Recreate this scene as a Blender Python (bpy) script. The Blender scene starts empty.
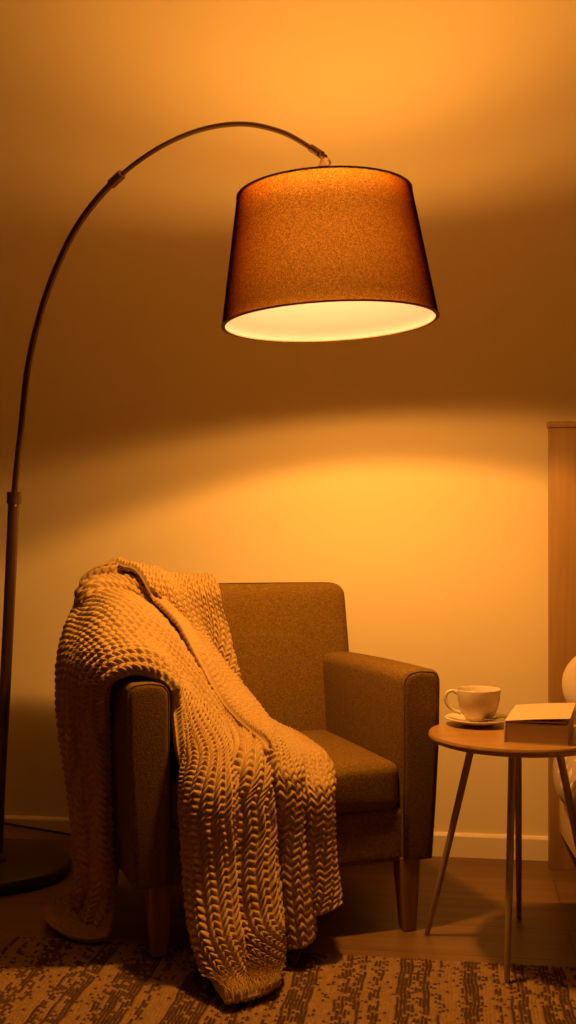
import bpy, bmesh, math, random
import numpy as np
from mathutils import Vector, Matrix

PI = math.pi
rad = math.radians
random.seed(4)
RNG = np.random.default_rng(7)
COL = bpy.context.scene.collection
SC = bpy.context.scene

# ------------------------------------------------------------------ geometry of the view
CAM_H = 0.95
F = 1110.0
HX, HY = 288.0, 530.0
def ray(px, py):
    return np.array([(px - HX) / F, 1.0, -(py - HY) / F])
def at_depth(px, py, Y):
    r = ray(px, py); return np.array([r[0] * Y, Y, CAM_H + r[2] * Y])
def at_height(px, py, z):
    r = ray(px, py); t = (z - CAM_H) / r[2]; return np.array([r[0] * t, t, z])

# ------------------------------------------------------------------ helpers
def link(name, me, mat=None, parent=None, smooth=True):
    o = bpy.data.objects.new(name, me); COL.objects.link(o)
    if mat is not None and len(me.materials) == 0: me.materials.append(mat)
    if parent is not None: o.parent = parent
    if smooth:
        me.polygons.foreach_set('use_smooth', [True] * len(me.polygons)); me.update()
    return o
def obj(name, bm, mat, parent=None, smooth=True, angle=None):
    me = bpy.data.meshes.new(name)
    bmesh.ops.recalc_face_normals(bm, faces=bm.faces)
    bm.to_mesh(me); bm.free()
    o = link(name, me, mat, parent, smooth)
    if angle is not None and smooth:
        me.set_sharp_from_angle(angle=rad(angle))
    return o
def tag(o, label, cat, group=None):
    o['label'] = label; o['category'] = cat
    if group: o['group'] = group
    return o
def thing(name, label, cat, loc=(0, 0, 0), rz=0.0, group=None):
    o = bpy.data.objects.new(name, None); COL.objects.link(o)
    o.location = loc; o.rotation_euler = (0, 0, rz); o.empty_display_size = 0.1
    return tag(o, label, cat, group)
def struct(o):
    o['kind'] = 'structure'; return o

def box_bm(x0, x1, y0, y1, z0, z1, bev=0.0, seg=3, bm=None):
    own = bm is None
    if own: bm = bmesh.new()
    g = bmesh.ops.create_cube(bm, size=1.0)
    for v in g['verts']:
        v.co = Vector((x0 + (v.co.x + .5) * (x1 - x0), y0 + (v.co.y + .5) * (y1 - y0), z0 + (v.co.z + .5) * (z1 - z0)))
    if bev > 0:
        es = list({e for v in g['verts'] for e in v.link_edges})
        bmesh.ops.bevel(bm, geom=es, offset=bev, segments=seg, profile=.5, affect='EDGES')
    return bm
def lathe_bm(prof, n=48, bm=None, center=(0, 0, 0), close=False):
    if bm is None: bm = bmesh.new()
    rings = []
    for (r, z) in prof:
        if r < 1e-6:
            rings.append([bm.verts.new((center[0], center[1], center[2] + z))])
        else:
            rings.append([bm.verts.new((center[0] + r * math.cos(2 * PI * k / n), center[1] + r * math.sin(2 * PI * k / n), center[2] + z)) for k in range(n)])
    pairs = list(zip(rings[:-1], rings[1:]))
    if close: pairs.append((rings[-1], rings[0]))
    for a, b in pairs:
        for k in range(n):
            k2 = (k + 1) % n
            if len(a) == 1 and len(b) == 1: continue
            if len(a) == 1: bm.faces.new((a[0], b[k], b[k2]))
            elif len(b) == 1: bm.faces.new((a[k], a[k2], b[0]))
            else: bm.faces.new((a[k], a[k2], b[k2], b[k]))
    return bm
def tube_bm(pts, radii, n=16, caps=True, bm=None, closed=False):
    if bm is None: bm = bmesh.new()
    pts = [Vector(p) for p in pts]
    if not hasattr(radii, '__len__'): radii = [radii] * len(pts)
    m = len(pts); rings = []; prev = None
    for i, p in enumerate(pts):
        if closed: t = pts[(i + 1) % m] - pts[i - 1]
        elif i == 0: t = pts[1] - p
        elif i == m - 1: t = p - pts[i - 1]
        else: t = (pts[i + 1] - pts[i - 1])
        t.normalize()
        if prev is None:
            up = Vector((0, 0, 1)) if abs(t.z) < .9 else Vector((1, 0, 0))
            a = t.cross(up).normalized()
        else:
            a = (prev - t * prev.dot(t)).normalized()
        prev = a; b = t.cross(a)
        rings.append([bm.verts.new(p + (a * math.cos(2 * PI * k / n) + b * math.sin(2 * PI * k / n)) * radii[i]) for k in range(n)])
    for i in range(m if closed else m - 1):
        A, B = rings[i], rings[(i + 1) % m]
        for k in range(n):
            bm.faces.new((A[k], A[(k + 1) % n], B[(k + 1) % n], B[k]))
    if caps and not closed:
        bm.faces.new(rings[0]); bm.faces.new(list(reversed(rings[-1])))
    return bm
def catmull(pts, n):
    """smooth curve through the points, n samples, close to even spacing"""
    P = np.array(pts, float)
    P = np.vstack([2 * P[0] - P[1], P, 2 * P[-1] - P[-2]])
    k = len(P) - 3
    t = np.linspace(0, k, 40 * k + 1); i = np.minimum(t.astype(int), k - 1); f = (t - i)[:, None]
    a, b, c, d = P[i], P[i + 1], P[i + 2], P[i + 3]
    Q = .5 * (2 * b + (c - a) * f + (2 * a - 5 * b + 4 * c - d) * f ** 2 + (-a + 3 * b - 3 * c + d) * f ** 3)
    s = np.concatenate([[0], np.cumsum(np.linalg.norm(np.diff(Q, axis=0), axis=1))])
    u = np.linspace(0, s[-1], n)
    return np.stack([np.interp(u, s, Q[:, j]) for j in range(Q.shape[1])], 1)

# ------------------------------------------------------------------ materials
def new_mat(name):
    m = bpy.data.materials.new(name); m.use_nodes = True
    nt = m.node_tree; nt.nodes.clear()
    out = nt.nodes.new('ShaderNodeOutputMaterial')
    return m, nt, out
def N(nt, typ, **kw):
    n = nt.nodes.new(typ)
    for k, v in kw.items():
        if k in n.inputs.keys(): n.inputs[k].default_value = v
        else: setattr(n, k, v)
    return n
def principled(name, col, rough=.6, metal=0.0, spec=.5, bump=None, var=None, sheen=0.0, coat=0.0):
    """bump = (scale, strength, distance); var = (scale, other colour)"""
    m, nt, out = new_mat(name)
    b = N(nt, 'ShaderNodeBsdfPrincipled'); L = nt.links.new
    b.inputs['Base Color'].default_value = (*col, 1); b.inputs['Roughness'].default_value = rough
    b.inputs['Metallic'].default_value = metal; b.inputs['Specular IOR Level'].default_value = spec
    b.inputs['Sheen Weight'].default_value = sheen; b.inputs['Coat Weight'].default_value = coat
    tc = N(nt, 'ShaderNodeTexCoord')
    if var:
        n = N(nt, 'ShaderNodeTexNoise'); n.inputs['Scale'].default_value = var[0]; n.inputs['Detail'].default_value = 4
        L(tc.outputs['Object'], n.inputs['Vector'])
        mx = N(nt, 'ShaderNodeMix', data_type='RGBA'); mx.inputs[6].default_value = (*col, 1); mx.inputs[7].default_value = (*var[1], 1)
        L(n.outputs['Fac'], mx.inputs[0]); L(mx.outputs[2], b.inputs['Base Color'])
    if bump:
        n2 = N(nt, 'ShaderNodeTexNoise'); n2.inputs['Scale'].default_value = bump[0]; n2.inputs['Detail'].default_value = 3
        L(tc.outputs['Object'], n2.inputs['Vector'])
        bp = N(nt, 'ShaderNodeBump'); bp.inputs['Strength'].default_value = bump[1]; bp.inputs['Distance'].default_value = bump[2]
        L(n2.outputs['Fac'], bp.inputs['Height']); L(bp.outputs['Normal'], b.inputs['Normal'])
    L(b.outputs[0], out.inputs[0])
    return m
def weave_mat(name, ca, cb, scale=420, rough=.9, strength=.5, sheen=.03):
    m, nt, out = new_mat(name); L = nt.links.new
    b = N(nt, 'ShaderNodeBsdfPrincipled'); b.inputs['Roughness'].default_value = rough
    b.inputs['Specular IOR Level'].default_value = .08; b.inputs['Sheen Weight'].default_value = sheen
    b.inputs['Sheen Roughness'].default_value = .6
    tc = N(nt, 'ShaderNodeTexCoord')
    hs = []
    for sc in ((scale, scale, scale * .3), (scale * .3, scale * .3, scale)):
        mp = N(nt, 'ShaderNodeMapping'); mp.inputs['Scale'].default_value = sc
        n = N(nt, 'ShaderNodeTexNoise'); n.inputs['Scale'].default_value = 1; n.inputs['Detail'].default_value = 2
        L(tc.outputs['Object'], mp.inputs[0]); L(mp.outputs[0], n.inputs['Vector']); hs.append(n)
    ad = N(nt, 'ShaderNodeMath', operation='MAXIMUM'); L(hs[0].outputs['Fac'], ad.inputs[0]); L(hs[1].outputs['Fac'], ad.inputs[1])
    rp = N(nt, 'ShaderNodeMapRange'); rp.inputs[1].default_value = .42; rp.inputs[2].default_value = .72
    L(ad.outputs[0], rp.inputs[0])
    mx = N(nt, 'ShaderNodeMix', data_type='RGBA'); mx.inputs[6].default_value = (*ca, 1); mx.inputs[7].default_value = (*cb, 1)
    L(rp.outputs[0], mx.inputs[0]); L(mx.outputs[2], b.inputs['Base Color'])
    bp = N(nt, 'ShaderNodeBump'); bp.inputs['Strength'].default_value = strength; bp.inputs['Distance'].default_value = .0012
    L(rp.outputs[0], bp.inputs['Height']); L(bp.outputs['Normal'], b.inputs['Normal'])
    L(b.outputs[0], out.inputs[0])
    return m
def wood_mat(name, ca, cb, grain=(2, 40, 40), rough=.45, plank=None, spec=.4):
    m, nt, out = new_mat(name); L = nt.links.new
    b = N(nt, 'ShaderNodeBsdfPrincipled'); b.inputs['Roughness'].default_value = rough; b.inputs['Specular IOR Level'].default_value = spec
    tc = N(nt, 'ShaderNodeTexCoord')
    vec = tc.outputs['Object']
    if plank:
        br = N(nt, 'ShaderNodeTexBrick'); br.offset = .37; br.inputs['Scale'].default_value = 1
        br.inputs['Brick Width'].default_value = plank[0]; br.inputs['Row Height'].default_value = plank[1]
        br.inputs['Mortar Size'].default_value = .0012; br.inputs['Color1'].default_value = (0, 0, 0, 1)
        br.inputs['Color2'].default_value = (1, 1, 1, 1); br.inputs['Mortar'].default_value = (.5, .5, .5, 1)
        L(vec, br.inputs['Vector'])
        vm = N(nt, 'ShaderNodeVectorMath', operation='MULTIPLY_ADD'); vm.inputs[1].default_value = (7, 3, 5)
        L(br.outputs['Color'], vm.inputs[0]); L(vec, vm.inputs[2]); vec = vm.outputs[0]
    mp = N(nt, 'ShaderNodeMapping'); mp.inputs['Scale'].default_value = grain
    L(vec, mp.inputs[0])
    n = N(nt, 'ShaderNodeTexNoise'); n.inputs['Scale'].default_value = 1; n.inputs['Detail'].default_value = 6; n.inputs['Distortion'].default_value = .6
    L(mp.outputs[0], n.inputs['Vector'])
    rp = N(nt, 'ShaderNodeMapRange'); rp.inputs[1].default_value = .32; rp.inputs[2].default_value = .68
    L(n.outputs['Fac'], rp.inputs[0])
    mx = N(nt, 'ShaderNodeMix', data_type='RGBA'); mx.inputs[6].default_value = (*ca, 1); mx.inputs[7].default_value = (*cb, 1)
    L(rp.outputs[0], mx.inputs[0]); colr = mx.outputs[2]
    if plank:
        mv = N(nt, 'ShaderNodeMapRange'); mv.inputs[3].default_value = .82; mv.inputs[4].default_value = 1.1
        L(br.outputs['Color'], mv.inputs[0])
        m2 = N(nt, 'ShaderNodeVectorMath', operation='SCALE'); L(colr, m2.inputs[0]); L(mv.outputs[0], m2.inputs[3])
        m3 = N(nt, 'ShaderNodeMix', data_type='RGBA'); m3.inputs[7].default_value = (ca[0] * .25, ca[1] * .25, ca[2] * .25, 1)
        L(br.outputs['Fac'], m3.inputs[0]); L(m2.outputs[0], m3.inputs[6]); colr = m3.outputs[2]
    L(colr, b.inputs['Base Color'])
    bp = N(nt, 'ShaderNodeBump'); bp.inputs['Strength'].default_value = .25; bp.inputs['Distance'].default_value = .001
    L(rp.outputs[0], bp.inputs['Height']); L(bp.outputs['Normal'], b.inputs['Normal'])
    L(b.outputs[0], out.inputs[0])
    return m

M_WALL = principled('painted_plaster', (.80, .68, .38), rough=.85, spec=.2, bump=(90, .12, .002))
M_WALL2 = principled('brown_plaster', (.30, .21, .11), rough=.85, spec=.2, bump=(90, .12, .002))  # unseen side and front walls, set darker to lower the bounce light
M_CEIL = principled('ceiling_paint', (.80, .72, .54), rough=.9, spec=.1)
M_TRIM = principled('trim_paint', (.80, .67, .42), rough=.5, spec=.4)
M_FLOOR = wood_mat('floor_boards', (.13, .065, .018), (.20, .105, .032), grain=(1.6, 26, 26), rough=.42, plank=(1.2, .19))
M_FABRIC = weave_mat('upholstery_weave', (.115, .062, .008), (.235, .138, .020), scale=440)
M_PIPING = principled('piping_cord', (.13, .09, .05), rough=.8)
M_LEGWOOD = wood_mat('chair_leg_wood', (.22, .11, .045), (.30, .16, .065), grain=(60, 60, 5), rough=.45)
M_YARN = principled('knit_yarn', (.54, .365, .12), rough=.95, spec=.1, bump=(700, .5, .001), var=(240, (.42, .28, .10)), sheen=.08)
M_BRONZE = principled('dark_bronze', (.16, .09, .05), rough=.30, metal=.8, spec=.5)
M_BASE = principled('base_lacquer', (.045, .03, .022), rough=.38, metal=.3, spec=.5)
M_BRASS = principled('warm_brass', (.75, .55, .28), rough=.3, metal=.9)
M_TABLETOP = wood_mat('table_veneer', (.30, .165, .045), (.39, .225, .065), grain=(3, 34, 34), rough=.35)
M_TABLELEG = principled('beige_metal', (.40, .31, .16), rough=.4, metal=.25)
M_CERAMIC = principled('cream_glaze', (.66, .56, .38), rough=.22, spec=.5, coat=.3)
M_STEEL = principled('spoon_steel', (.45, .42, .38), rough=.28, metal=1.0)
M_PAPER = principled('page_paper', (.62, .50, .30), rough=.85, spec=.2)
M_COVER = principled('book_cover', (.62, .48, .26), rough=.6, spec=.3, bump=(60, .1, .001))
M_HEAD = wood_mat('headboard_oak', (.29, .165, .045), (.38, .225, .065), grain=(34, 34, 2.2), rough=.5)
M_RAIL = wood_mat('bed_rail_oak', (.60, .45, .25), (.68, .52, .30), grain=(2, 30, 30), rough=.5)
M_CORD = principled('black_rubber', (.02, .018, .016), rough=.5)
M_SHEET = principled('bed_linen', (.60, .49, .31), rough=.9, spec=.1, bump=(200, .3, .001))

# page block: fine sheet lines
def pages_mat():
    m, nt, out = new_mat('page_edges'); L = nt.links.new
    b = N(nt, 'ShaderNodeBsdfPrincipled'); b.inputs['Roughness'].default_value = .85
    tc = N(nt, 'ShaderNodeTexCoord'); mp = N(nt, 'ShaderNodeMapping'); mp.inputs['Scale'].default_value = (3, 3, 900)
    n = N(nt, 'ShaderNodeTexNoise'); n.inputs['Scale'].default_value = 1
    L(tc.outputs['Object'], mp.inputs[0]); L(mp.outputs[0], n.inputs['Vector'])
    mx = N(nt, 'ShaderNodeMix', data_type='RGBA'); mx.inputs[6].default_value = (.50, .40, .26, 1); mx.inputs[7].default_value = (.74, .63, .44, 1)
    L(n.outputs['Fac'], mx.inputs[0]); L(mx.outputs[2], b.inputs['Base Color']); L(b.outputs[0], out.inputs[0])
    return m
M_PAGES = pages_mat()

# quilt: cream with a scattered brown floral print
def quilt_mat():
    m, nt, out = new_mat('floral_quilt_cloth'); L = nt.links.new
    b = N(nt, 'ShaderNodeBsdfPrincipled'); b.inputs['Roughness'].default_value = .9
    tc = N(nt, 'ShaderNodeTexCoord')
    v = N(nt, 'ShaderNodeTexVoronoi'); v.inputs['Scale'].default_value = 22
    n = N(nt, 'ShaderNodeTexNoise'); n.inputs['Scale'].default_value = 30; n.inputs['Detail'].default_value = 3
    vm = N(nt, 'ShaderNodeVectorMath', operation='MULTIPLY_ADD'); vm.inputs[1].default_value = (.05, .05, .05)
    L(tc.outputs['Object'], n.inputs['Vector']); L(n.outputs['Color'], vm.inputs[0]); L(tc.outputs['Object'], vm.inputs[2]); L(vm.outputs[0], v.inputs['Vector'])
    rp = N(nt, 'ShaderNodeMapRange'); rp.inputs[1].default_value = .30; rp.inputs[2].default_value = .36
    L(v.outputs['Distance'], rp.inputs[0])
    mx = N(nt, 'ShaderNodeMix', data_type='RGBA'); mx.inputs[6].default_value = (.72, .64, .48, 1); mx.inputs[7].default_value = (.30, .19, .11, 1)
    sq = N(nt, 'ShaderNodeMath', operation='MULTIPLY'); sq.inputs[1].default_value = .7
    L(rp.outputs[0], sq.inputs[0]); L(sq.outputs[0], mx.inputs[0]); L(mx.outputs[2], b.inputs['Base Color']); L(b.outputs[0], out.inputs[0])
    return m
M_QUILT = quilt_mat()

# shade cloth: the wall of the shade is a thin dyed body seen through its own thickness
def shade_cloth():
    m, nt, out = new_mat('shade_linen'); L = nt.links.new
    tc = N(nt, 'ShaderNodeTexCoord')
    hs = []
    for sc in ((620, 620, 200), (200, 200, 620)):
        mp = N(nt, 'ShaderNodeMapping'); mp.inputs['Scale'].default_value = sc
        n = N(nt, 'ShaderNodeTexNoise'); n.inputs['Scale'].default_value = 1; n.inputs['Detail'].default_value = 2
        L(tc.outputs['Object'], mp.inputs[0]); L(mp.outputs[0], n.inputs['Vector']); hs.append(n)
    ad = N(nt, 'ShaderNodeMath', operation='MAXIMUM'); L(hs[0].outputs['Fac'], ad.inputs[0]); L(hs[1].outputs['Fac'], ad.inputs[1])
    rp = N(nt, 'ShaderNodeMapRange'); rp.inputs[1].default_value = .40; rp.inputs[2].default_value = .75
    L(ad.outputs[0], rp.inputs[0])
    tr = N(nt, 'ShaderNodeBsdfTransparent'); df = N(nt, 'ShaderNodeBsdfDiffuse')
    df.inputs['Color'].default_value = (.16, .10, .055, 1)
    c = N(nt, 'ShaderNodeMix', data_type='RGBA'); c.inputs[6].default_value = (1, 1, 1, 1); c.inputs[7].default_value = (.38, .30, .22, 1)
    L(rp.outputs[0], c.inputs[0]); L(c.outputs[2], tr.inputs['Color'])
    mx = N(nt, 'ShaderNodeMixShader'); mx.inputs[0].default_value = .22
    L(tr.outputs[0], mx.inputs[1]); L(df.outputs[0], mx.inputs[2]); L(mx.outputs[0], out.inputs['Surface'])
    va = N(nt, 'ShaderNodeVolumeAbsorption'); va.inputs['Color'].default_value = (.66, .44, .10, 1); va.inputs['Density'].default_value = 620
    L(va.outputs[0], out.inputs['Volume'])
    return m
def liner_mat():
    m, nt, out = new_mat('shade_liner'); L = nt.links.new
    d = N(nt, 'ShaderNodeBsdfDiffuse'); d.inputs['Color'].default_value = (.62, .50, .76, 1)
    t = N(nt, 'ShaderNodeBsdfTranslucent'); t.inputs['Color'].default_value = (.56, .56, .28, 1)
    mx = N(nt, 'ShaderNodeMixShader'); mx.inputs[0].default_value = .62
    L(d.outputs[0], mx.inputs[1]); L(t.outputs[0], mx.inputs[2]); L(mx.outputs[0], out.inputs[0])
    return m
def emit_mat(name, col, s):
    m, nt, out = new_mat(name)
    e = N(nt, 'ShaderNodeEmission'); e.inputs['Color'].default_value = (*col, 1); e.inputs['Strength'].default_value = s
    nt.links.new(e.outputs[0], out.inputs[0]); return m
LIGHT_COL = (1.0, .418, .085)
M_BULB = emit_mat('bulb_glow', LIGHT_COL, 120)
_nt = M_BULB.node_tree; _tr = _nt.nodes.new('ShaderNodeBsdfTransparent'); _ad = _nt.nodes.new('ShaderNodeAddShader')
_em = [n for n in _nt.nodes if n.type == 'EMISSION'][0]; _ou = [n for n in _nt.nodes if n.type == 'OUTPUT_MATERIAL'][0]
_nt.links.new(_em.outputs[0], _ad.inputs[0]); _nt.links.new(_tr.outputs[0], _ad.inputs[1]); _nt.links.new(_ad.outputs[0], _ou.inputs[0])
DOWN_W, UP_W = 37, 40
M_SHADE = shade_cloth(); M_LINER = liner_mat()
M_SHADETRIM = principled('shade_binding', (.10, .06, .035), rough=.8)

# ------------------------------------------------------------------ the room
ALPHA = math.atan2(-.147, 1.0)
RO = Vector((0, 3.307, 0))
def room(name, bm, mat, smooth=False, angle=None):
    o = obj(name, bm, mat, None, smooth, angle); o.location = RO; o.rotation_euler = (0, 0, ALPHA); return struct(o)
XL, XR, YF, ZC = -2.4, 2.4, -5.6, 2.7
room('floor', box_bm(XL - .1, XR + .1, YF - .1, .1, -.08, 0), M_FLOOR)
room('ceiling', box_bm(XL - .1, XR + .1, YF - .1, .1, ZC, ZC + .08), M_CEIL)
room('wall_back', box_bm(XL - .1, XR + .1, 0, .1, 0, ZC), M_WALL)
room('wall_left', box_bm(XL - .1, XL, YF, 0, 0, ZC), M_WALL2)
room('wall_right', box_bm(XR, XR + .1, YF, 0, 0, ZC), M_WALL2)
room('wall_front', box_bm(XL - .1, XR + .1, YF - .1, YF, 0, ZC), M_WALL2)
def base_bm(L_, h=.068, t=.012):
    bm = bmesh.new()
    prof = [(0, 0), (-t, 0), (-t, h - .008), (-t * .75, h - .003), (-t * .35, h), (0, h)]
    A = [bm.verts.new((0, y, z)) for y, z in prof]; B = [bm.verts.new((L_, y, z)) for y, z in prof]
    for i in range(len(prof) - 1): bm.faces.new((A[i], A[i + 1], B[i + 1], B[i]))
    bm.faces.new((A[-1], A[0], B[0], B[-1])); bm.faces.new(A); bm.faces.new(list(reversed(B)))
    return bm
def baseboard(name, x, y, rz, L_):
    o = obj(name, base_bm(L_), M_TRIM, None, False)
    p = RO + Matrix.Rotation(ALPHA, 3, 'Z') @ Vector((x, y, 0)); o.location = p; o.rotation_euler = (0, 0, ALPHA + rz); struct(o)
baseboard('baseboard_back', XL, 0, 0, XR - XL)
baseboard('baseboard_left', XL, YF, PI / 2, -YF)
baseboard('baseboard_right', XR, 0, -PI / 2, -YF)

# ------------------------------------------------------------------ rug (woven cords running towards the wall)
def build_rug():
    A = np.array([-.632, 2.578]); e = np.array([math.cos(ALPHA), math.sin(ALPHA)]); n = np.array([e[1], -e[0]])   # n towards the camera
    W, D, st = 1.75, .78, .0018
    nx, ny = int(W / st), int(D / st)
    x = np.linspace(0, W, nx); y = np.linspace(0, D, ny)
    X, Y = np.meshgrid(x, y, indexing='ij')
    cw, cl = .0076, .0098                       # cord width, stitch length
    wob = .0016 * np.sin(Y * 31 + X * 17) + .001 * np.sin(Y * 83 + X * 41)
    ci = np.floor((X + wob) / cw).astype(int); fx = (X + wob) / cw - ci
    off = (ci % 2) * .5
    ri = np.floor(Y / cl + off + .35 * np.abs(fx - .5)).astype(int); fy = Y / cl + off + .35 * np.abs(fx - .5) - ri
    h = np.sqrt(np.clip(1 - (2 * fx - 1) ** 2, 0, 1)) * (0.35 + .65 * np.sqrt(np.clip(np.sin(PI * fy), 0, 1)))
    jit = RNG.uniform(-.15, .15, (ci.max() + 2, ri.max() + 3)); h = h * (1 + jit[ci, ri])
    edge = np.minimum(np.minimum(X, W - X), np.minimum(Y, D - Y)); ed = np.sqrt(np.clip(edge / .006, 0, 1))
    ncl = cl
    Z = (.003 + .0065 * h) * ed + .0005
    # woven pattern: groups of cords, dark stripes made of broken dashes
    ncord = ci.max() + 1
    kinds = np.zeros(ncord + 2); k = 0
    r2 = random.Random(11)
    seq = [2, 0, 1, 0, 0, 1, 2, 2, 1, 0, 0, 1, 0, 2, 1, 2, 0, 0, 0, 1, 2, 1, 2, 0, 1, 0, 0, 2, 2, 1]
    while k < ncord:
        for s in seq:
            for _ in range(r2.choice((1, 2, 3))):
                if k < ncord: kinds[k] = s; k += 1
    prob = np.array([.10, .60, .92])[kinds.astype(int)]
    rnd = RNG.random((ncord + 2, ri.max() + 3))
    dark = (rnd < prob[:, None]).astype(float)
    tone = np.clip(dark[ci, ri] * np.clip((h - .25) * 4, 0, 1), 0, 1)
    P = np.zeros((nx, ny, 3)); P[..., :2] = A + X[..., None] * e + Y[..., None] * n; P[..., 2] = Z
    me = grid_mesh('rug', P, None)
    ca = me.color_attributes.new('pattern', 'FLOAT_COLOR', 'POINT')
    c = np.ones((nx * ny, 4), np.float32); fleck = RNG.uniform(.85, 1.1, (ncord + 2, ri.max() + 3))[ci, ri].reshape(-1)
    tn = tone.reshape(-1)[:, None]
    c[:, :3] = (np.array([.31, .19, .062]) * (1 - tn) + np.array([.085, .045, .022]) * tn) * fleck[:, None]
    buf = np.ones((len(me.vertices), 4), np.float32) * .2; buf[:nx * ny] = c
    ca.data.foreach_set('color', buf.reshape(-1))
    m, nt, out = new_mat('rug_wool'); b = N(nt, 'ShaderNodeBsdfPrincipled'); b.inputs['Roughness'].default_value = .95; b.inputs['Specular IOR Level'].default_value = .1
    at = N(nt, 'ShaderNodeVertexColor', layer_name='pattern'); nt.links.new(at.outputs[0], b.inputs['Base Color'])
    tc = N(nt, 'ShaderNodeTexCoord'); nn = N(nt, 'ShaderNodeTexNoise'); nn.inputs['Scale'].default_value = 600
    bp = N(nt, 'ShaderNodeBump'); bp.inputs['Strength'].default_value = .6; bp.inputs['Distance'].default_value = .001
    nt.links.new(tc.outputs['Object'], nn.inputs['Vector']); nt.links.new(nn.outputs[0], bp.inputs['Height']); nt.links.new(bp.outputs[0], b.inputs['Normal'])
    nt.links.new(b.outputs[0], out.inputs[0])
    o = link('rug', me, m)
    tag(o, 'striped woven rug in tan and dark brown on the wooden floor before the armchair', 'rug')

def grid_mesh(name, P, Q):
    """P (n,m,3) top sheet; Q the under sheet or None; closed around the rim"""
    n, m = P.shape[:2]
    idx = np.arange(n * m).reshape(n, m)
    a, b, c, d = idx[:-1, :-1], idx[1:, :-1], idx[1:, 1:], idx[:-1, 1:]
    f = np.stack([a, b, c, d], -1).reshape(-1, 4)
    V = P.reshape(-1, 3)
    if Q is not None:
        V = np.vstack([V, Q.reshape(-1, 3)]); k = n * m
        f2 = np.stack([d, c, b, a], -1).reshape(-1, 4) + k
        rim = np.concatenate([idx[:, 0], idx[-1, 1:], idx[::-1, -1][1:], idx[0, ::-1][1:-1]])
        r1 = np.roll(rim, -1)
        f3 = np.stack([r1, rim, rim + k, r1 + k], -1)
        f = np.vstack([f, f2, f3])
    me = bpy.data.meshes.new(name)
    me.vertices.add(len(V)); me.vertices.foreach_set('co', V.astype(np.float32).reshape(-1))
    me.loops.add(f.size); me.loops.foreach_set('vertex_index', f.reshape(-1).astype(np.int32))
    me.polygons.add(len(f)); me.polygons.foreach_set('loop_start', np.arange(0, f.size, 4, dtype=np.int32))
    me.update(calc_edges=True)
    return me
build_rug()

# ------------------------------------------------------------------ armchair
TH = rad(19.0)
CO = np.array([-.350, 2.40, 0.0])
RV = np.array([math.cos(TH), math.sin(TH), 0]); BV = np.array([-math.sin(TH), math.cos(TH), 0])
W, DEP, AZ, BZ = .757, .63, .617, .800
SEAT = .402
chair = thing('armchair', 'brown woven-fabric armchair with tapered wooden legs under the arched lamp', 'armchair', tuple(CO), TH)

TAPER = .022
def arm(mirror):
    # cross-section swept front to back, front rim rounded
    s = 1
    prof = []
    a_w = .100
    def pt(x, z): prof.append((x, z))
    pt(.020, .165); pt(.010, .30); pt(.002, .45); pt(0, .57)
    for k in range(7):
        t = PI - k * (PI / 2) / 6; pt(.021 + .021 * math.cos(t), AZ - .022 + .022 * math.sin(t))
    pt(.050, AZ + .002)
    for k in range(7):
        t = PI / 2 - k * (PI / 2) / 6; pt(a_w - .026 + .026 * math.cos(t), AZ - .030 + .030 * math.sin(t))
    pt(a_w, .50); pt(a_w, .34); pt(a_w, .165)
    cx, cz = .052, .40
    stations = []
    R = .016
    for k in range(6):
        t = k / 5 * PI / 2
        stations.append((R - R * math.sin(t), R * (1 - math.cos(t))))      # b, inset  (built rear to front reversed below)
    stations = [(b, i) for b, i in stations][::-1]                          # front (inset max) ... to b=R
    stations = [(0.0, R)] + [(R - R * math.cos(t), R - R * math.sin(t)) for t in [PI / 2 * k / 6 for k in range(1, 7)]]
    stations += [(.12, 0), (.25, 0), (.40, 0), (.55, 0), (.60, .002), (.612, .01)]
    bm = bmesh.new(); rings = []
    for b, ins in stations:
        ring = []
        for (x, z) in prof:
            dx, dz = x - cx, z - cz
            sx = (abs(dx) - ins) / max(abs(dx), 1e-6) if abs(dx) > ins else 0
            zz = cz + math.copysign(max(abs(dz) - ins, 0), dz)
            bulge = .004 * math.sin(min(1, b / .55) * PI)
            xx = cx + dx * max(sx, 0)
            if z > AZ - .04: zz += bulge
            if z > AZ - .04: zz -= .010 * b / .6
            ring.append(bm.verts.new(((xx if not mirror else W - xx - TAPER * b / .6), b, zz)))
        rings.append(ring)
    for A, B in zip(rings[:-1], rings[1:]):
        for k in range(len(prof)):
            k2 = (k + 1) % len(prof); bm.faces.new((A[k], A[k2], B[k2], B[k]))
    bm.faces.new(rings[0]); bm.faces.new(list(reversed(rings[-1])))
    o = obj('armrest', bm, M_FABRIC, chair, True, 50)
    # welt cord round the front panel
    path = []
    for (x, z) in prof[:]:
        dx, dz = x - cx, z - cz
        q = .010
        xx = cx + math.copysign(max(abs(dx) - q * .45, 0), dx); zz = cz + math.copysign(max(abs(dz) - q * .45, 0), dz)
        path.append(((xx if not mirror else W - xx), .0045, zz))
    obj('piping', tube_bm(path, .0019, 8), M_PIPING, o)
    return o
arm(False); arm(True)

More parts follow.
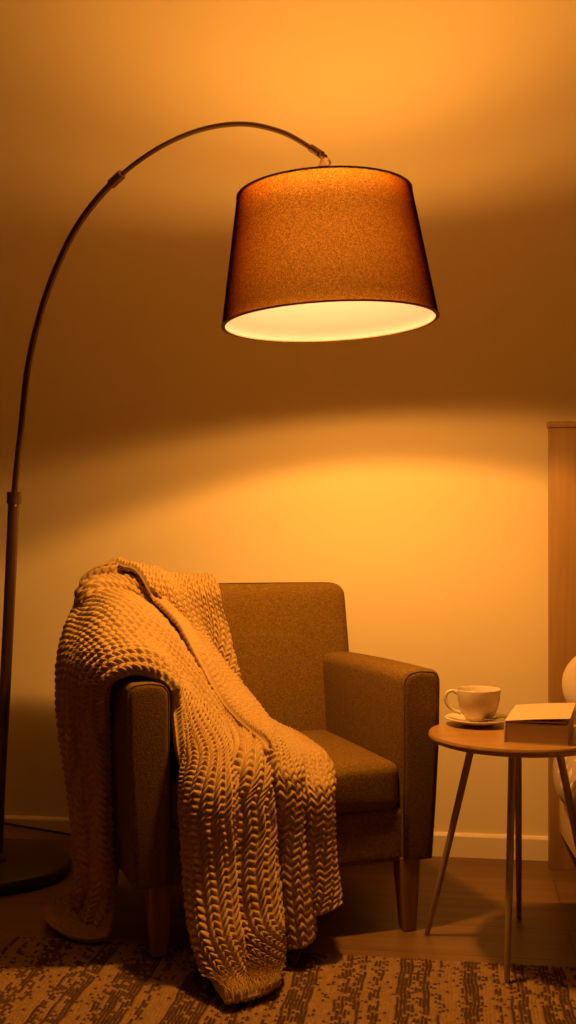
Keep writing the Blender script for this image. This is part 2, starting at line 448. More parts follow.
# backrest: padded slab leaning back
def cushion_bm(x0, x1, y0, y1, z0, z1, r, puff=(0, 0, 0), seg=5, cuts=10):
    bm = box_bm(x0, x1, y0, y1, z0, z1)
    bmesh.ops.subdivide_edges(bm, edges=bm.edges[:], cuts=cuts, use_grid_fill=True)
    c = Vector(((x0 + x1) / 2, (y0 + y1) / 2, (z0 + z1) / 2)); h = Vector(((x1 - x0) / 2, (y1 - y0) / 2, (z1 - z0) / 2))
    # denser rows near the rims so that the rounding is smooth
    for v in bm.verts:
        d = v.co - c; u = [d[i] / h[i] for i in range(3)]
        u = [math.copysign(1 - (1 - abs(a)) ** 1.9, a) if abs(a) < 1 else a for a in u]
        p = Vector([u[i] * h[i] for i in range(3)])
        q = Vector([math.copysign(max(abs(p[i]) - (h[i] - r), 0), p[i]) for i in range(3)])
        inner = Vector([max(min(p[i], h[i] - r), -(h[i] - r)) for i in range(3)])
        if q.length > 1e-9:
            p = inner + q.normalized() * (r if max(abs(q[0]), abs(q[1]), abs(q[2])) > r * .999 else q.length)
        for i in range(3):
            j, k = (i + 1) % 3, (i + 2) % 3
            p[i] += puff[i] * math.copysign(1, p[i]) * (abs(u[i]) > .98) * (1 - u[j] ** 2) * (1 - u[k] ** 2)
        v.co = c + p
    return bm
bb = cushion_bm(.004, W - .004 - TAPER, .475, .618, .165, BZ, .034, (0, .006, .003), cuts=22)
for v in bb.verts:
    z = v.co.z
    if v.co.y < .55: v.co.y += max(0, (z - .40)) * .14 - .012
    if z < .40: pass
    v.co.x += -.006 * math.copysign(max(0, (z - .62)) / .18, v.co.x - W / 2) * (abs(v.co.x - W / 2) > .3)
obj('backrest', bb, M_FABRIC, chair)
# seat base behind a front rail, then the loose seat cushion
obj('seat_base', cushion_bm(.085, W - .085, .012, .60, .165, .292, .010, cuts=12), M_FABRIC, chair)
seat = cushion_bm(.101, W - .101, .006, .50, .286, SEAT, .026, (0, .006, .010), cuts=22)
so = obj('seat_cushion', seat, M_FABRIC, chair)
def chair_leg(x, y, front, z0):
    bm = bmesh.new()
    top, bot = .026, .017
    lean = -.008 if front else .03
    rings = []
    for z, hw, yo in ((.175, top, 0), (.12, top * .92, lean * .3), (.05, (top + bot) / 2 * .92, lean * .75), (z0 + .003, bot, lean), (z0, bot - .003, lean)):
        ring = []
        c = .005
        for (sx, sy) in ((1, 1), (-1, 1), (-1, -1), (1, -1)):
            a = [(hw * sx - c * sx, hw * sy), (hw * sx, hw * sy - c * sy)]
            if sx * sy > 0: a = a[::-1]
            for (px, py) in a: ring.append(bm.verts.new((x + px, y + yo + py, z)))
        rings.append(ring)
    for A, B in zip(rings[:-1], rings[1:]):
        for k in range(8): bm.faces.new((A[k], A[(k + 1) % 8], B[(k + 1) % 8], B[k]))
    bm.faces.new(rings[0]); bm.faces.new(list(reversed(rings[-1])))
    obj('leg', bm, M_LEGWOOD, chair, True, 35)
chair_leg(.078, .036, True, .0112); chair_leg(W - .078, .030, True, .0)
chair_leg(.070, .56, False, 0); chair_leg(W - .070, .56, False, 0)

# ------------------------------------------------------------------ knitted throw
def loc_from(px, py, kind, val):
    """a point seen at px,py lying on b=val, r=val or z=val of the chair's own frame"""
    r = ray(px, py); o = np.array([0, 0, CAM_H])
    if kind == 'z': t = (val - o[2]) / r[2]
    elif kind == 'b': t = (val - np.dot(o - CO, BV)) / np.dot(r, BV)
    elif kind == 'r': t = (val - np.dot(o - CO, RV)) / np.dot(r, RV)
    p = o + r * t - CO
    return np.array([p @ RV, p @ BV, p[2]])
def to_world(L):
    return CO + L[..., 0:1] * RV + L[..., 1:2] * BV + L[..., 2:3] * np.array([0, 0, 1.0])

def cat_axis(P, n, axis):
    P = np.moveaxis(P, axis, 0)
    k = P.shape[0] - 1
    E = np.concatenate([2 * P[:1] - P[1:2], P, 2 * P[-1:] - P[-2:-1]])
    t = np.linspace(0, k, n); i = np.minimum(t.astype(int), k - 1); f = (t - i).reshape((-1,) + (1,) * (P.ndim - 1))
    a, b, c, d = E[i], E[i + 1], E[i + 2], E[i + 3]
    Q = .5 * (2 * b + (c - a) * f + (2 * a - 5 * b + 4 * c - d) * f ** 2 + (-a + 3 * b - 3 * c + d) * f ** 3)
    return np.moveaxis(Q, 0, axis)

def sd_box(p, lo, hi, r):
    lo, hi = np.array(lo), np.array(hi); c = (lo + hi) / 2; h = (hi - lo) / 2 - r
    q = np.abs(p - c) - h
    return np.linalg.norm(np.maximum(q, 0), axis=-1) + np.minimum(q.max(-1), 0) - r
def sd_chair(p):
    arm_ = sd_box(p, (.0, 0, .165), (.10, .62, AZ), .03)
    pb = p.copy(); pb[..., 1] = p[..., 1] - np.clip(p[..., 2] - .40, 0, .4) * .12 * (p[..., 1] < .56) + .010
    back = sd_box(pb, (.0, .47, .165), (W, .62, BZ), .034)
    seat_ = sd_box(p, (.09, .004, .165), (W - .09, .5, SEAT + .008), .026)
    fl = p[..., 2] - .0145
    return np.minimum(np.minimum(arm_, back), np.minimum(seat_, fl))
def push(p, margin):
    d = sd_chair(p); e = 1e-3
    g = np.stack([sd_chair(p + np.eye(3)[k] * e) - sd_chair(p - np.eye(3)[k] * e) for k in range(3)], -1)
    g /= np.linalg.norm(g, axis=-1, keepdims=True) + 1e-9
    return p + g * np.maximum(margin - d, 0)[..., None]

def sheet(ctrl, nu, nv, margin, folds=None, iters=30, sm=.25):
    C = np.array(ctrl, float)
    S = cat_axis(cat_axis(C, nu, 0), nv, 1)
    if folds is not None: S = folds(S)
    for it in range(iters):
        I = S.copy()
        I[1:-1, :] += sm * (.5 * (S[:-2, :] + S[2:, :]) - S[1:-1, :])
        I[:, 1:-1] += sm * .5 * (.5 * (S[:, :-2] + S[:, 2:]) - S[:, 1:-1])
        S = push(I, margin)
    return S
def normals(P):
    du = np.gradient(P, axis=0); dv = np.gradient(P, axis=1)
    n = np.cross(du, dv); n /= np.linalg.norm(n, axis=-1, keepdims=True) + 1e-12
    return n
def smooth2(A, k):
    for _ in range(k):
        A = A.copy(); A[1:-1] = .25 * (A[:-2] + A[2:]) + .5 * A[1:-1]; A[:, 1:-1] = .25 * (A[:, :-2] + A[:, 2:]) + .5 * A[:, 1:-1]
    return A
def even_rows(S):
    O = S.copy(); m = S.shape[1]
    for i in range(S.shape[0]):
        l = np.concatenate([[0], np.cumsum(np.linalg.norm(np.diff(S[i], axis=0), axis=1))]); g = np.linspace(0, l[-1], m)
        for k in range(3): O[i, :, k] = np.interp(g, l, S[i, :, k])
    return O
def knit(S, flip, rib=.0275, stitch=.0160, amp=.0150, th=.012, step=.0021):
    su = np.concatenate([np.zeros((1, S.shape[1])), np.cumsum(np.linalg.norm(np.diff(S, axis=0), axis=2), 0)])
    tv = np.concatenate([np.zeros((S.shape[0], 1)), np.cumsum(np.linalg.norm(np.diff(S, axis=1), axis=2), 1)], 1)
    lu, lv = su[-1].max(), tv.max(1)
    nu = int(lu / step); nv = int(np.percentile(lv, 80) / step)
    D = cat_axis(cat_axis(S, nu, 0), nv, 1)
    # stitch coordinates: blend each column's own length with the mean one so that rows stay together
    sm_ = .35 * su + .65 * su.mean(1, keepdims=True)
    s = cat_axis(cat_axis(sm_[..., None], nu, 0), nv, 1)[..., 0]
    tvs = smooth2(.8 * tv + .2 * np.linspace(0, 1, S.shape[1])[None, :] * np.percentile(tv[:, -1], 60), 40)
    t = cat_axis(cat_axis(tvs[..., None], nu, 0), nv, 1)[..., 0]
    n = normals(D) * (-1 if flip else 1)
    c = t / rib; ci = np.floor(c); x = c - ci - .5
    ax = np.abs(x)
    q = s / stitch - 2.1 * ax
    qi = np.floor(q); fy = q - qi
    leg = np.sqrt(np.clip(1 - ((ax - .25) / .27) ** 2, 0, 1))
    body = np.clip(np.sin(PI * fy), 0, 1) ** .75
    rj = RNG.uniform(.82, 1.12, (int(ci.max()) + 3, int(qi.max()) + 6, 2))
    jit = rj[ci.astype(int), (qi + 2).astype(int), (x > 0).astype(int)]
    rr = np.cos(PI * x) ** .6                                        # the rib as a whole is rounded
    h = rr ** .8 * (.22 + .78 * leg ** .8 * (.1 + .9 * body) * jit) * amp
    # thicker rolled rim on all sides
    eu = np.minimum(s - s[:1], s[-1:] - s); tw = cat_axis(cat_axis(tv[..., None], nu, 0), nv, 1)[..., 0]; ev = np.minimum(tw, tw[:, -1:] - tw)
    e = np.clip(np.minimum(eu, ev), 0, None); rim = np.sqrt(np.clip(1 - (1 - np.clip(e / .008, 0, 1)) ** 2, 0, 1))
    T = D + n * ((th * .35 + h) * rim)[..., None]
    B = D - n * ((th * .35 + h * .6) * rim)[..., None]
    return T, B

lf = loc_from
def row(spec):
    return [lf(*s) for s in spec]
def rb(*a):   # (px,py,b) triples
    return [lf(x, y, 'b', v) for x, y, v in a]
def rz_(z, *a):
    return [lf(x, y, 'z', z) for x, y in a]
# sheet over the left arm: from the floor on the left, up, over the arm and down the front of the seat
S2c = [
    rz_(.022, (88, 941), (72, 938), (58, 932), (47, 924), (42, 914)),
    rz_(.026, (106, 938), (92, 932), (80, 923), (72, 912), (70, 902)),
    rb((112, 890, .17), (103, 890, .18), (94, 886, .20), (86, 880, .23), (80, 872, .27)),
    rb((109, 815, .16), (101, 810, .17), (91, 804, .19), (81, 796, .23), (72, 788, .29)),
    rb((107, 740, .13), (97, 730, .15), (84, 722, .19), (70, 714, .26), (61, 708, .34)),
    rb((106, 700, .08), (94, 685, .13), (80, 668, .20), (69, 652, .32), (65, 646, .46)),
    rb((113, 685, .04), (104, 658, .12), (92, 632, .30), (85, 610, .52), (84, 600, .64)),
    rb((137, 678, .02), (129, 648, .13), (119, 622, .30), (106, 594, .52), (99, 582, .64)),
    rb((160, 686, .012), (157, 658, .12), (148, 630, .30), (132, 598, .50), (122, 582, .62)),
    rb((173, 712, .01), (180, 690, .11), (180, 664, .24), (168, 630, .42), (160, 600, .54)),
    rb((177, 745, -.012), (198, 722, .08), (212, 704, .18), (212, 684, .32), (205, 655, .45)),
    rb((181, 772, -.022), (204, 752, .02), (226, 736, .09), (242, 724, .18), (248, 712, .28)),
    rb((184, 800, -.026), (206, 785, -.028), (228, 770, -.02), (252, 760, .02), (266, 750, .08)),
    rb((188, 855, -.040), (208, 852, -.042), (229, 848, -.040), (248, 845, -.040), (264, 840, -.036)),
    rb((192, 905, -.085), (212, 906, -.088), (233, 904, -.084), (252, 902, -.084), (268, 898, -.078)),
    rb((199, 945, -.145), (217, 946, -.148), (238, 944, -.143), (258, 940, -.138), (273, 935, -.132)),
    rb((208, 974, -.205), (223, 976, -.209), (242, 975, -.205), (262, 969, -.196), (277, 962, -.188)),
    rz_(.030, (225, 1002), (238, 1000), (253, 996), (268, 991), (281, 984)),
]
# flap from the top of the backrest, down across the seat and over its front edge
def L3(*a): return [np.array(p, float) for p in a]
S1c = [
    L3((.07, .655, .56), (.17, .66, .56), (.27, .66, .56), (.35, .655, .56)),
    L3((.08, .650, .72), (.17, .655, .72), (.27, .655, .72), (.35, .650, .72)),
    rb((121, 586, .58), (151, 582, .585), (185, 580, .585), (212, 590, .56)),
    rb((144, 598, .50), (170, 600, .49), (200, 604, .49), (222, 614, .50)),
    rb((154, 628, .42), (182, 638, .44), (208, 650, .455), (234, 662, .465)),
    rb((174, 656, .31), (200, 676, .36), (224, 690, .41), (246, 704, .45)),
    rb((203, 690, .22), (228, 704, .27), (255, 716, .34), (272, 728, .41)),
    rb((235, 720, .12), (258, 730, .16), (284, 737, .22), (298, 745, .28)),
    rb((258, 748, .02), (282, 755, .04), (304, 763, .05), (324, 771, .03)),
    rb((262, 775, -.020), (283, 782, -.020), (304, 788, -.020), (323, 795, -.018)),
    rb((266, 830, -.028), (286, 832, -.028), (306, 833, -.026), (323, 832, -.024)),
    rb((271, 885, -.048), (291, 882, -.048), (310, 875, -.042), (326, 866, -.034)),
    rb((278, 944, -.070), (296, 934, -.070), (312, 906, -.056), (331, 893, -.044)),
]
def ridge(v):
    return np.clip((np.abs(np.sin(2 * PI * v)) - .28) / .72, 0, 1) ** .6
def folds2(S):
    nu, nv = S.shape[:2]
    u = np.linspace(0, 17, nu)[:, None]; v = np.linspace(0, 1, nv)[None, :]
    w = np.clip((u - 9.6) / 2.6, 0, 1) * np.clip((17.0 - u) / 2.6, 0, 1) * .080
    S[..., 1] -= w * ridge(v)
    S[..., 0] -= w * .20 * np.sin(4 * PI * v)                           # pleats of the front drop
    w3 = np.clip((6 - u) / 2.5, 0, 1) * np.clip(u / 1.5, 0, 1) * .016
    S[..., 1] += w3 * np.sin(2 * PI * (v * 2.1 + .1)); S[..., 0] += .3 * w3 * np.sin(2 * PI * (v * 2.1 + .1))
    # soft ridges over the arm
    w4 = np.exp(-((u - 8.2) / 2.4) ** 2) * .016
    S[..., 2] += w4 * (np.sin(2 * PI * (v * 2.2 - .05 * (u - 8))) * .8 + .5)
    return S
def folds1(S):
    nu, nv = S.shape[:2]
    u = np.linspace(0, 12, nu)[:, None]; v = np.linspace(0, 1, nv)[None, :]
    w = np.clip((u - 5.8) / 2.8, 0, 1) * .076
    S[..., 1] -= w * ridge(v); S[..., 0] -= w * .20 * np.sin(4 * PI * v)
    w2 = np.exp(-((u - 4.5) / 2.2) ** 2) * .012
    S[..., 1] -= w2 * np.cos(2 * PI * (v * 2.2)); S[..., 2] += w2 * np.cos(2 * PI * (v * 2.2)) * .6
    return S
vv1 = np.linspace(0, 1, 64)[None, :]
uu1 = np.linspace(0, 12, 300)[:, None]
marg1 = .014 + .024 * np.clip(1 - vv1 / .7, 0, 1) * np.ones_like(uu1)
S2 = sheet(S2c, 400, 90, .013, folds2)
from mathutils.bvhtree import BVHTree
def ride_over(S, under, gap):
    U = under[::2, ::2]; n, m = U.shape[:2]; idx = np.arange(n * m).reshape(n, m)
    f = np.stack([idx[:-1, :-1], idx[1:, :-1], idx[1:, 1:], idx[:-1, 1:]], -1).reshape(-1, 4)
    tree = BVHTree.FromPolygons([Vector(p) for p in U.reshape(-1, 3)], [tuple(int(k) for k in q) for q in f])
    O = S.copy(); nn = normals(U).reshape(-1, 3)
    for i in range(S.shape[0]):
        for j in range(S.shape[1]):
            p = Vector(S[i, j]); q, no, fi, d = tree.find_nearest(p, .09)
            if q is None: continue
            no = Vector(nn[f[fi][0]]); sd = (p - q).dot(no); lat = ((p - q) - no * sd).length
            if sd < gap[i, j] and lat < .012: O[i, j] = np.array(p + no * (gap[i, j] - sd))
    return O
S1 = sheet(S1c, 300, 64, marg1, folds1)
GAP = .020 + .018 * np.clip((6.0 - uu1) / 1.5, 0, 1) * np.clip(1 - vv1 / .5, 0, 1)
for _k in range(3):
    S1 = ride_over(S1, S2, GAP)
    S1 = push(smooth2(S1, 10), .014)
S1 = smooth2(even_rows(S1), 3); S2 = smooth2(even_rows(S2), 2)
parts = []
for S, rb_, st_, am_ in ((S2, .0255, .0172, .0170), (S1, .0190, .0160, .0150)):
    T, B = knit(to_world(S), False, rb_, st_, am_)
    parts.append((T, B))
def join_grids(name, parts):
    mes = []
    Vs, Fs, off = [], [], 0
    for T, B in parts:
        me = grid_mesh('tmp', T, B)
        n = len(me.vertices); v = np.empty(n * 3, np.float32); me.vertices.foreach_get('co', v)
        f = np.empty(len(me.loops), np.int32); me.loops.foreach_get('vertex_index', f)
        Vs.append(v.reshape(-1, 3)); Fs.append(f.reshape(-1, 4) + off); off += n
        bpy.data.meshes.remove(me)
    V = np.vstack(Vs); f = np.vstack(Fs)
    me = bpy.data.meshes.new(name)
    me.vertices.add(len(V)); me.vertices.foreach_set('co', V.reshape(-1))
    me.loops.add(f.size); me.loops.foreach_set('vertex_index', f.reshape(-1).astype(np.int32))
    me.polygons.add(len(f)); me.polygons.foreach_set('loop_start', np.arange(0, f.size, 4, dtype=np.int32))
    me.update(calc_edges=True); return me
throw = link('knitted_throw', join_grids('knitted_throw', parts), M_YARN)
tag(throw, 'chunky tan knitted throw draped over the back and left arm of the armchair', 'blanket')

# ------------------------------------------------------------------ arched floor lamp
BX = np.array([-.805, 3.07]); SX = np.array([.092, 2.45])
lamp = thing('floor_lamp', 'tall bronze arched floor lamp with a glowing brown drum shade', 'lamp', (BX[0], BX[1], 0))
def inplane(px, py):
    d = (SX - BX); k = (px - HX) / F
    # X = k*Y with X=BX0+t d0, Y=BX1+t d1
    t = (k * BX[1] - BX[0]) / (d[0] - k * d[1])
    X, Y = BX + t * d
    return np.array([X - BX[0], Y - BX[1], CAM_H - (py - HY) / F * Y])
obj('base', lathe_bm([(0, 0), (.195, 0), (.203, .006), (.205, .014), (.204, .026), (.198, .034), (.185, .037), (0, .037)], 96), M_BASE, lamp, True, 40)
obj('base_collar', lathe_bm([(0, .034), (.026, .034), (.027, .040), (.024, .050), (.020, .056), (0, .056)], 32), M_BRONZE, lamp, True, 40)
low = [np.array([0, 0, .04]), inplane(0, 780), inplane(4.5, 700), inplane(9.5, 600), inplane(14, 498)]
LOWP = catmull(low, 40)
obj('pole', tube_bm(LOWP, .0155, 24), M_BRONZE, lamp)
ARC = [(14.2, 496), (17.4, 462), (20.8, 432), (27.3, 371), (38, 322), (52, 278.7), (71, 237), (94, 203), (121.3, 174.9), (153, 151.4), (185.8, 134.9), (218.6, 125.8), (251, 124.6), (284, 133), (309, 147), (325.5, 157.5)]
ARCP = catmull([inplane(*p) for p in ARC], 160)
_split = int(np.argmin(np.linalg.norm(ARCP - inplane(120, 176), axis=1)))
UP1 = ARCP[:_split + 1]; UP2 = ARCP[_split:]
obj('arched_arm', tube_bm(UP1, .0088, 20), M_BRONZE, lamp)
obj('arched_arm', tube_bm(UP2, .0060, 20), M_BRONZE, lamp)
def collar(p, d, r, L_, name='joint_collar'):
    p = Vector(p); d = Vector(d).normalized()
    a = [p - d * L_ / 2, p - d * L_ * .46, p - d * L_ * .3, p + d * L_ * .3, p + d * L_ * .46, p + d * L_ / 2]
    return obj(name, tube_bm(a, [r * .85, r, r, r, r, r * .8], 24), M_BRONZE, lamp, True, 40)
collar(LOWP[-1], LOWP[-1] - LOWP[-3], .0195, .034)
collar(UP1[-2], UP1[-1] - UP1[-3], .0125, .045)
collar(UP2[-4], UP2[-1] - UP2[-3], .0085, .040)
# hook with its ring, then the shade, tilted a little
tip = Vector(UP2[-1])
ring = [tip + Vector((.0105 * math.cos(a), 0, -.012 + .0105 * math.sin(a))) for a in [2 * PI * k / 24 for k in range(24)]]
obj('hook_ring', tube_bm(ring, .0028, 10, closed=True), M_BRASS, lamp)
ZT, ZB, RT, RB = 1.689, 1.407, .193, .239
SHW = at_depth(327, 330, 2.45)
SHC = Vector((at_depth(326.7, 330, 2.45)[0], 2.45, 1.565))        # pivot, world
TILT = rad(-2.6)
def shade_part(name, bm, mat, parent=None, smooth=True, angle=None):
    bm.transform(Matrix.Translation(SHC - Vector((BX[0], BX[1], 0))) @ Matrix.Rotation(TILT, 4, 'Y'))
    return obj(name, bm, mat, parent or lamp, smooth, angle)
h0, h1 = ZB - 1.565, ZT - 1.565
t_ = .0040
shade = shade_part('lamp_shade', lathe_bm([(RB, h0), (RT, h1), (RT - t_, h1), (RB - t_, h0)], 128, close=True), M_SHADE, None, True, 40)
shade_part('liner', lathe_bm([(RB - t_ - .0012, h0 + .0005), (RT - t_ - .0012, h1 - .0005)], 128), M_LINER, shade)
def band(r, z, zh):
    return lathe_bm([(r + .0012, z - zh), (r + .0012, z + zh), (r - t_ - .0035, z + zh), (r - t_ - .0035, z - zh)], 128, close=True)
shade_part('top_binding', band(RT, h1, .0013), M_SHADETRIM, shade, True, 40)
shade_part('bottom_binding', band(RB, h0, .0012), M_SHADETRIM, shade, True, 40)
sp = bmesh.new()
for k in range(3):
    a = 2 * PI * k / 3 + .3
    tube_bm([(0, 0, h1 - .004), (math.cos(a) * (RT - .006), math.sin(a) * (RT - .006), h1 - .004)], .0022, 8, bm=sp)
shade_part('shade_spider', sp, M_BRASS, shade)
HC = h1 + .070                                                       # height of the cap under the ring
shade_part('finial', lathe_bm([(0, HC - .014), (.015, HC - .013), (.016, HC - .009), (.010, HC - .003), (.006, HC + .001), (.004, HC + .008), (0, HC + .009)], 24), M_BRASS, shade)
shade_part('stem', lathe_bm([(0, h1 - .006), (.009, h1 - .006), (.009, h1 + .002), (.004, h1 + .006), (.004, HC - .012), (0, HC - .012)], 20), M_BRASS, shade)
# twin lamp holder: one reflector bulb looks up, one looks down, carried by a wire harp
harp = bmesh.new()
for sg in (1, -1):
    tube_bm(catmull([(0, 0, h1 - .005), (sg * .030, 0, h1 - .012), (sg * .050, 0, h1 - .06), (sg * .044, 0, h1 - .140), (sg * .016, 0, h1 - .164)], 30), .0016, 8, bm=harp)
shade_part('harp', harp, M_BRASS, shade)
shade_part('socket', lathe_bm([(0, h1 - .152), (.015, h1 - .152), (.018, h1 - .156), (.018, h1 - .172), (.015, h1 - .176), (0, h1 - .176)], 24), M_BRASS, shade, True, 40)
def bulb(z, sgn, L_):
    k = L_ / .060
    pr = [(0, 0), (.014, 0), (.0145, .006), (.020, .014), (.027, .024), (.029, .033), (.027, .043), (.019, .053), (.009, .058), (0, .060)]
    shade_part('bulb', lathe_bm([(r, z + sgn * d * k) for r, d in pr], 32), M_BULB, shade)
bulb(h1 - .153, 1, .095); bulb(h1 - .175, -1, .060)
def spot(name, z, up, half, blend, power, size):
    l = bpy.data.lights.new(name, 'SPOT'); l.energy = power; l.color = LIGHT_COL; l.spot_size = 2 * rad(half); l.spot_blend = blend; l.shadow_soft_size = size
    o = bpy.data.objects.new(name, l); COL.objects.link(o); o.parent = lamp
    o.location = SHC - Vector((BX[0], BX[1], 0)) + Matrix.Rotation(TILT, 3, 'Y') @ Vector((0, 0, z)); o.rotation_euler = ((PI if up else 0), TILT, 0)
spot('downward_beam', h1 - .200, False, 71, .16, DOWN_W, .035)
spot('downward_fill', h1 - .240, False, 84, .15, 15, .022)  # added wide fill, no bulb of its own; brightens the wall below the shade
spot('upward_beam', h1 - .136, True, 68, .22, UP_W, .035)
spot('upward_fill', h1 - .052, True, 84, .15, 17, .022)  # added like the lower one, fills the wall band above the shade
# cord along the skirting
cpts = [(-.02, .19, .012), (-.10, .27, .005), (-.24, .34, .005), (-.36, .36, .03), (-.30, .372, .075), (-.20, .366, .066), (-.09, .350, .050), (.02, .334, .036), (.135, .317, .0215), (.27, .29, .006), (.42, .26, .004), (.60, .20, .004)]
obj('power_cord', tube_bm(catmull(cpts, 90), .0034, 10), M_CORD, lamp)

# ------------------------------------------------------------------ side table
TC = Vector((.517, 2.505, 0)); TR, TZ = .199, .492
table = thing('side_table', 'round wooden side table on four thin splayed metal legs', 'table', TC)
e_ = .003
obj('tabletop', lathe_bm([(0, TZ - .018), (TR - .012, TZ - .018), (TR - .004, TZ - .015), (TR, TZ - .008), (TR, TZ - .005), (TR - e_, TZ), (0, TZ)], 128), M_TABLETOP, table, True, 40)
for (px, py, z) in ((427, 935, 0.0), (507, 981, .0112), (519, 918, 0.0)):
    f = Vector(at_height(px, py, z)) - TC
    top = Vector((f.x * .47, f.y * .47, TZ - .017))
    obj('leg', tube_bm([f, f + Vector((0, 0, .002)), f.lerp(top, .3), top], [.0055, .0062, .0075, .0088], 16), M_TABLELEG, table, True, 50)
f = Vector((.176, -.040, .0112)); top = Vector((.084, -.03, TZ - .017))
obj('leg', tube_bm([f, f + Vector((0, 0, .002)), f.lerp(top, .3), top], [.0055, .0062, .0075, .0088], 16), M_TABLELEG, table, True, 50)

# cup, saucer, spoon
SCX = Vector((.4465, 2.612, TZ))
saucer = obj('saucer', lathe_bm([(0, 0), (.030, 0), (.032, .002), (.050, .006), (.071, .0135), (.0735, .0160), (.0725, .0172), (.068, .0155), (.048, .009), (.030, .0055), (0, .005)], 64), M_CERAMIC)
saucer.location = SCX; saucer.scale = (1.06, 1.06, 1.06); tag(saucer, 'cream ceramic saucer under the teacup on the side table', 'saucer')
cup = thing('teacup', 'cream ceramic teacup with a loop handle standing on its saucer', 'cup', SCX + Vector((0.002, 0, .0059)), rad(-8)); cup.scale = (1.06, 1.06, 1.10)
cp = [(0, 0), (.021, 0), (.022, .004), (.027, .007), (.036, .017), (.0425, .032), (.0465, .050), (.0485, .070), (.0482, .0715), (.0470, .0705), (.0448, .050), (.0405, .032), (.034, .019), (.024, .010), (0, .008)]
obj('bowl', lathe_bm(cp, 64), M_CERAMIC, cup)
hp = [(-.0445, 0, .060), (-.056, 0, .066), (-.068, 0, .062), (-.073, 0, .050), (-.068, 0, .037), (-.056, 0, .025), (-.038, 0, .018)]
hc = catmull(hp, 28)
obj('handle', tube_bm(hc, .0040, 12), M_CERAMIC, cup)
spoon = bmesh.new()
pth = catmull([(-.068, 0, .0), (-.04, 0, .0015), (0, 0, .006), (.018, 0, .005)], 16)
tube_bm(pth, [.0030] * 6 + [.0022] * 10, 10, bm=spoon)
g = bmesh.ops.create_uvsphere(spoon, u_segments=20, v_segments=12, radius=1)
for v in g['verts']:
    c_ = v.co.copy(); v.co = Vector((.033 + c_.x * .018, c_.y * .011, .004 + c_.z * .0025 - .003 * (1 - min(1, c_.x ** 2 + c_.y ** 2))))
spo = obj('teaspoon', spoon, M_STEEL); spo.location = SCX + Vector((.052, -.030, .0165)); spo.rotation_euler = (0, rad(-2), rad(205))
tag(spo, 'small metal teaspoon resting on the saucer beside the cup', 'spoon')

# thick paperback, its cover lifting
book = thing('book', 'thick cream paperback with lifted cover lying on the side table', 'book', (.468, 2.392, TZ), rad(-17.5))
BW, BL, BH = .131, .222, .049
obj('back_cover', box_bm(-.001, BW + .002, -.001, BL + .001, 0, .0016, .0005, 2), M_COVER, book, True, 40)
pb_ = box_bm(.002, BW, 0.001, BL - .001, .0014, BH - .006)
bmesh.ops.bevel(pb_, geom=[e for e in pb_.edges], offset=.0012, segments=2, affect='EDGES')
obj('page_block', pb_, M_PAGES, book, True, 40)
obj('spine', box_bm(-.0025, .0025, -.001, BL + .001, 0.0005, BH - .004, .001, 2), M_COVER, book, True, 40)
# loose top leaves and the cover, both hinged at the spine and arched
def leaf_bm(th, lift, z, over, bend):
    bm = bmesh.new(); n = 16; A = []
    for side in (0, 1):
        rows = []
        for i in range(n + 1):
            s = i / n; x = -.001 + s * (BW + over)
            zc = z + lift * s + bend * math.sin(PI * s)
            rows.append([bm.verts.new((x, y, zc + side * th)) for y in (-over * .5, BL + over * .5)])
        A.append(rows)
    for side, rows in enumerate(A):
        for i in range(n): bm.faces.new((rows[i][0], rows[i + 1][0], rows[i + 1][1], rows[i][1]))
    for i in range(n):
        for k in (0, 1): bm.faces.new((A[0][i][k], A[0][i + 1][k], A[1][i + 1][k], A[1][i][k]))
    for i in (0, n): bm.faces.new((A[0][i][0], A[0][i][1], A[1][i][1], A[1][i][0]))
    return bm
obj('loose_pages', leaf_bm(.0022, .004, BH - .0055, -.002, .0006), M_PAPER, book, True, 40)
obj('front_cover', leaf_bm(.0014, .0115, BH - .003, .006, .001), M_COVER, book, True, 40)

# ------------------------------------------------------------------ bed at the right edge
BA = rad(-4.5)
bed = thing('bed', 'oak bed frame with a tall plain headboard at the right edge', 'bed', (.732, 3.105, 0), BA)
hb = box_bm(0, .92, 0, .030, 0, 1.236, .002, 2)
obj('headboard', hb, M_HEAD, bed, True, 40)
obj('headboard_cap', box_bm(-.004, .924, -.006, .033, 1.236, 1.254, .003, 2), M_HEAD, bed, True, 40)
obj('side_rail', box_bm(.026, .052, -1.95, 0, .105, .262, .004, 2), M_RAIL, bed, True, 40)
obj('side_rail', box_bm(.868, .894, -1.95, 0, .105, .262, .004, 2), M_RAIL, bed, True, 40)
obj('foot_rail', box_bm(.026, .894, -1.976, -1.95, .105, .262, .004, 2), M_RAIL, bed, True, 40)
for x in (.04, .82):
    obj('leg', box_bm(x, x + .06, -1.95, -1.89, 0, .105, .004, 2), M_RAIL, bed, True, 40)
mt = obj('mattress', cushion_bm(.030, .890, -1.93, -.012, .20, .360, .05, (0, 0, .008), cuts=20), M_SHEET); mt.location = (.738, 3.105, 0); mt.rotation_euler = (0, 0, BA)
tag(mt, 'pale mattress under the floral quilt on the bed', 'mattress')
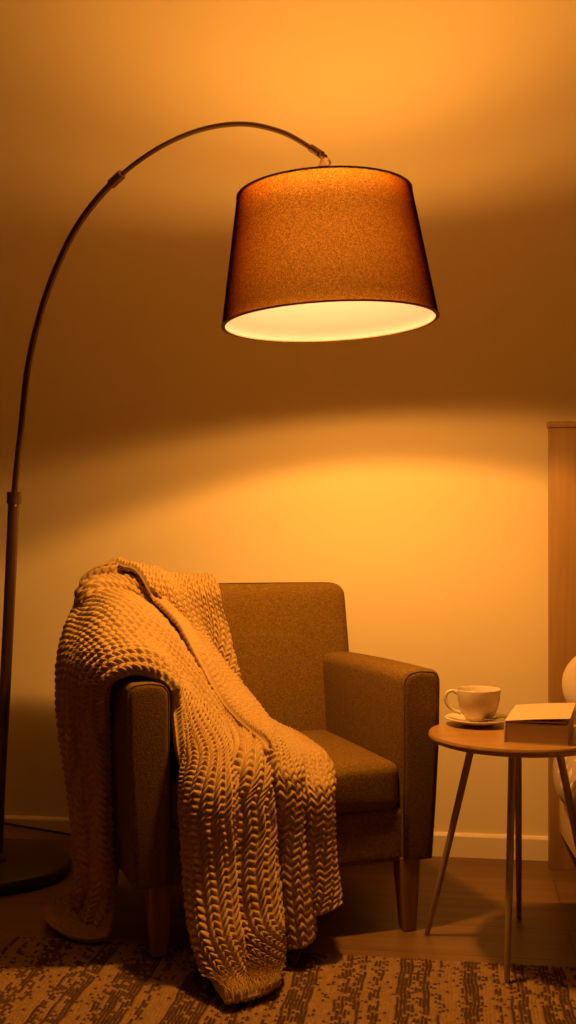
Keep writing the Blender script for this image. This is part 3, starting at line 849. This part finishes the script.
def quilt():
    # a padded cover over the mattress and hanging a little over the near side
    sec = catmull([(.012, .225), (-.004, .245), (-.012, .28), (-.008, .325), (.010, .365), (.05, .386), (.14, .392), (.30, .394), (.55, .396), (.75, .392), (.86, .386), (.905, .36), (.912, .30), (.905, .245)], 70)
    ny = 90; ys = np.linspace(-1.92, -.10, ny)
    P = np.zeros((len(sec), ny, 3))
    P[..., 0] = sec[:, 0][:, None]; P[..., 1] = ys[None, :]; P[..., 2] = sec[:, 1][:, None]
    puff = .006 * np.sin(ys * 26)[None, :] * np.sin(np.arange(70) * .55)[:, None] + .004 * np.sin(ys * 11 + 1)[None, :]
    n = normals(P)
    if n[35, 40, 2] < 0: n = -n
    T = P + n * (puff + .004)[..., None]; B = P - n * .006
    return grid_mesh('quilt', T, B)
q = link('quilt', quilt(), M_QUILT); q.location = (.738, 3.105, 0); q.rotation_euler = (0, 0, BA)
tag(q, 'cream quilt with brown floral print hanging over the bed side', 'quilt')
pl = bmesh.new(); nr, na = 14, 64
for sd in (1, -1):
    cvs = [[pl.verts.new((0, sd * .072, 0))]]
    for i in range(1, nr + 1):
        q_ = math.sin(i / nr * PI / 2); ring_ = []
        for k in range(na):
            a = 2 * PI * k / na; ca_, sa_ = math.cos(a), math.sin(a); ex = 2 / 2.2
            x = .285 * math.copysign(abs(ca_) ** ex, ca_) * q_; z = .143 * math.copysign(abs(sa_) ** ex, sa_) * q_
            th_ = sd * .072 * max(0, 1 - q_ ** 2.6) ** .6 + .0015 * math.sin(9 * a) * q_
            ring_.append(pl.verts.new((x, th_, z)))
        cvs.append(ring_)
    for A, B in zip(cvs[:-1], cvs[1:]):
        for k in range(na):
            if len(A) == 1: pl.faces.new((A[0], B[k], B[(k + 1) % na]))
            else: pl.faces.new((A[k], A[(k + 1) % na], B[(k + 1) % na], B[k]))
bmesh.ops.remove_doubles(pl, verts=pl.verts[:], dist=.0005)
pw = obj('pillow', pl, M_SHEET); pw.location = Vector((.738, 3.105, 0)) + Matrix.Rotation(BA, 3, 'Z') @ Vector((.292, -.125, .532)); pw.rotation_euler = (rad(-16), 0, BA)
tag(pw, 'cream pillow propped against the headboard of the bed', 'pillow')

# ------------------------------------------------------------------ world, camera, view
w = bpy.data.worlds.new('dark_room'); SC.world = w; w.use_nodes = True
bg = w.node_tree.nodes.get('Background') or w.node_tree.nodes.new('ShaderNodeBackground')
bg.inputs[0].default_value = (.9, .5, .2, 1); bg.inputs[1].default_value = .0
cam = bpy.data.cameras.new('camera'); co = bpy.data.objects.new('camera', cam); COL.objects.link(co)
co.location = (0, 0, CAM_H); co.rotation_euler = (PI / 2, 0, 0)
cam.sensor_fit = 'VERTICAL'; cam.sensor_height = 24; cam.lens = F / 1024 * 24
cam.shift_y = (HY - 512) / 1024.0
cam.clip_start = .05
SC.camera = co
SC.view_settings.view_transform = 'Standard'; SC.view_settings.look = 'None'; SC.view_settings.gamma = 1
SC.view_settings.use_curve_mapping = False; SC.view_settings.exposure = 0.12
SC.cycles.max_bounces = 10; SC.cycles.diffuse_bounces = 8; SC.cycles.transparent_max_bounces = 16
SC.cycles.sample_clamp_indirect = 6; SC.cycles.use_denoising = True
SC.cycles.caustics_reflective = False; SC.cycles.caustics_refractive = False
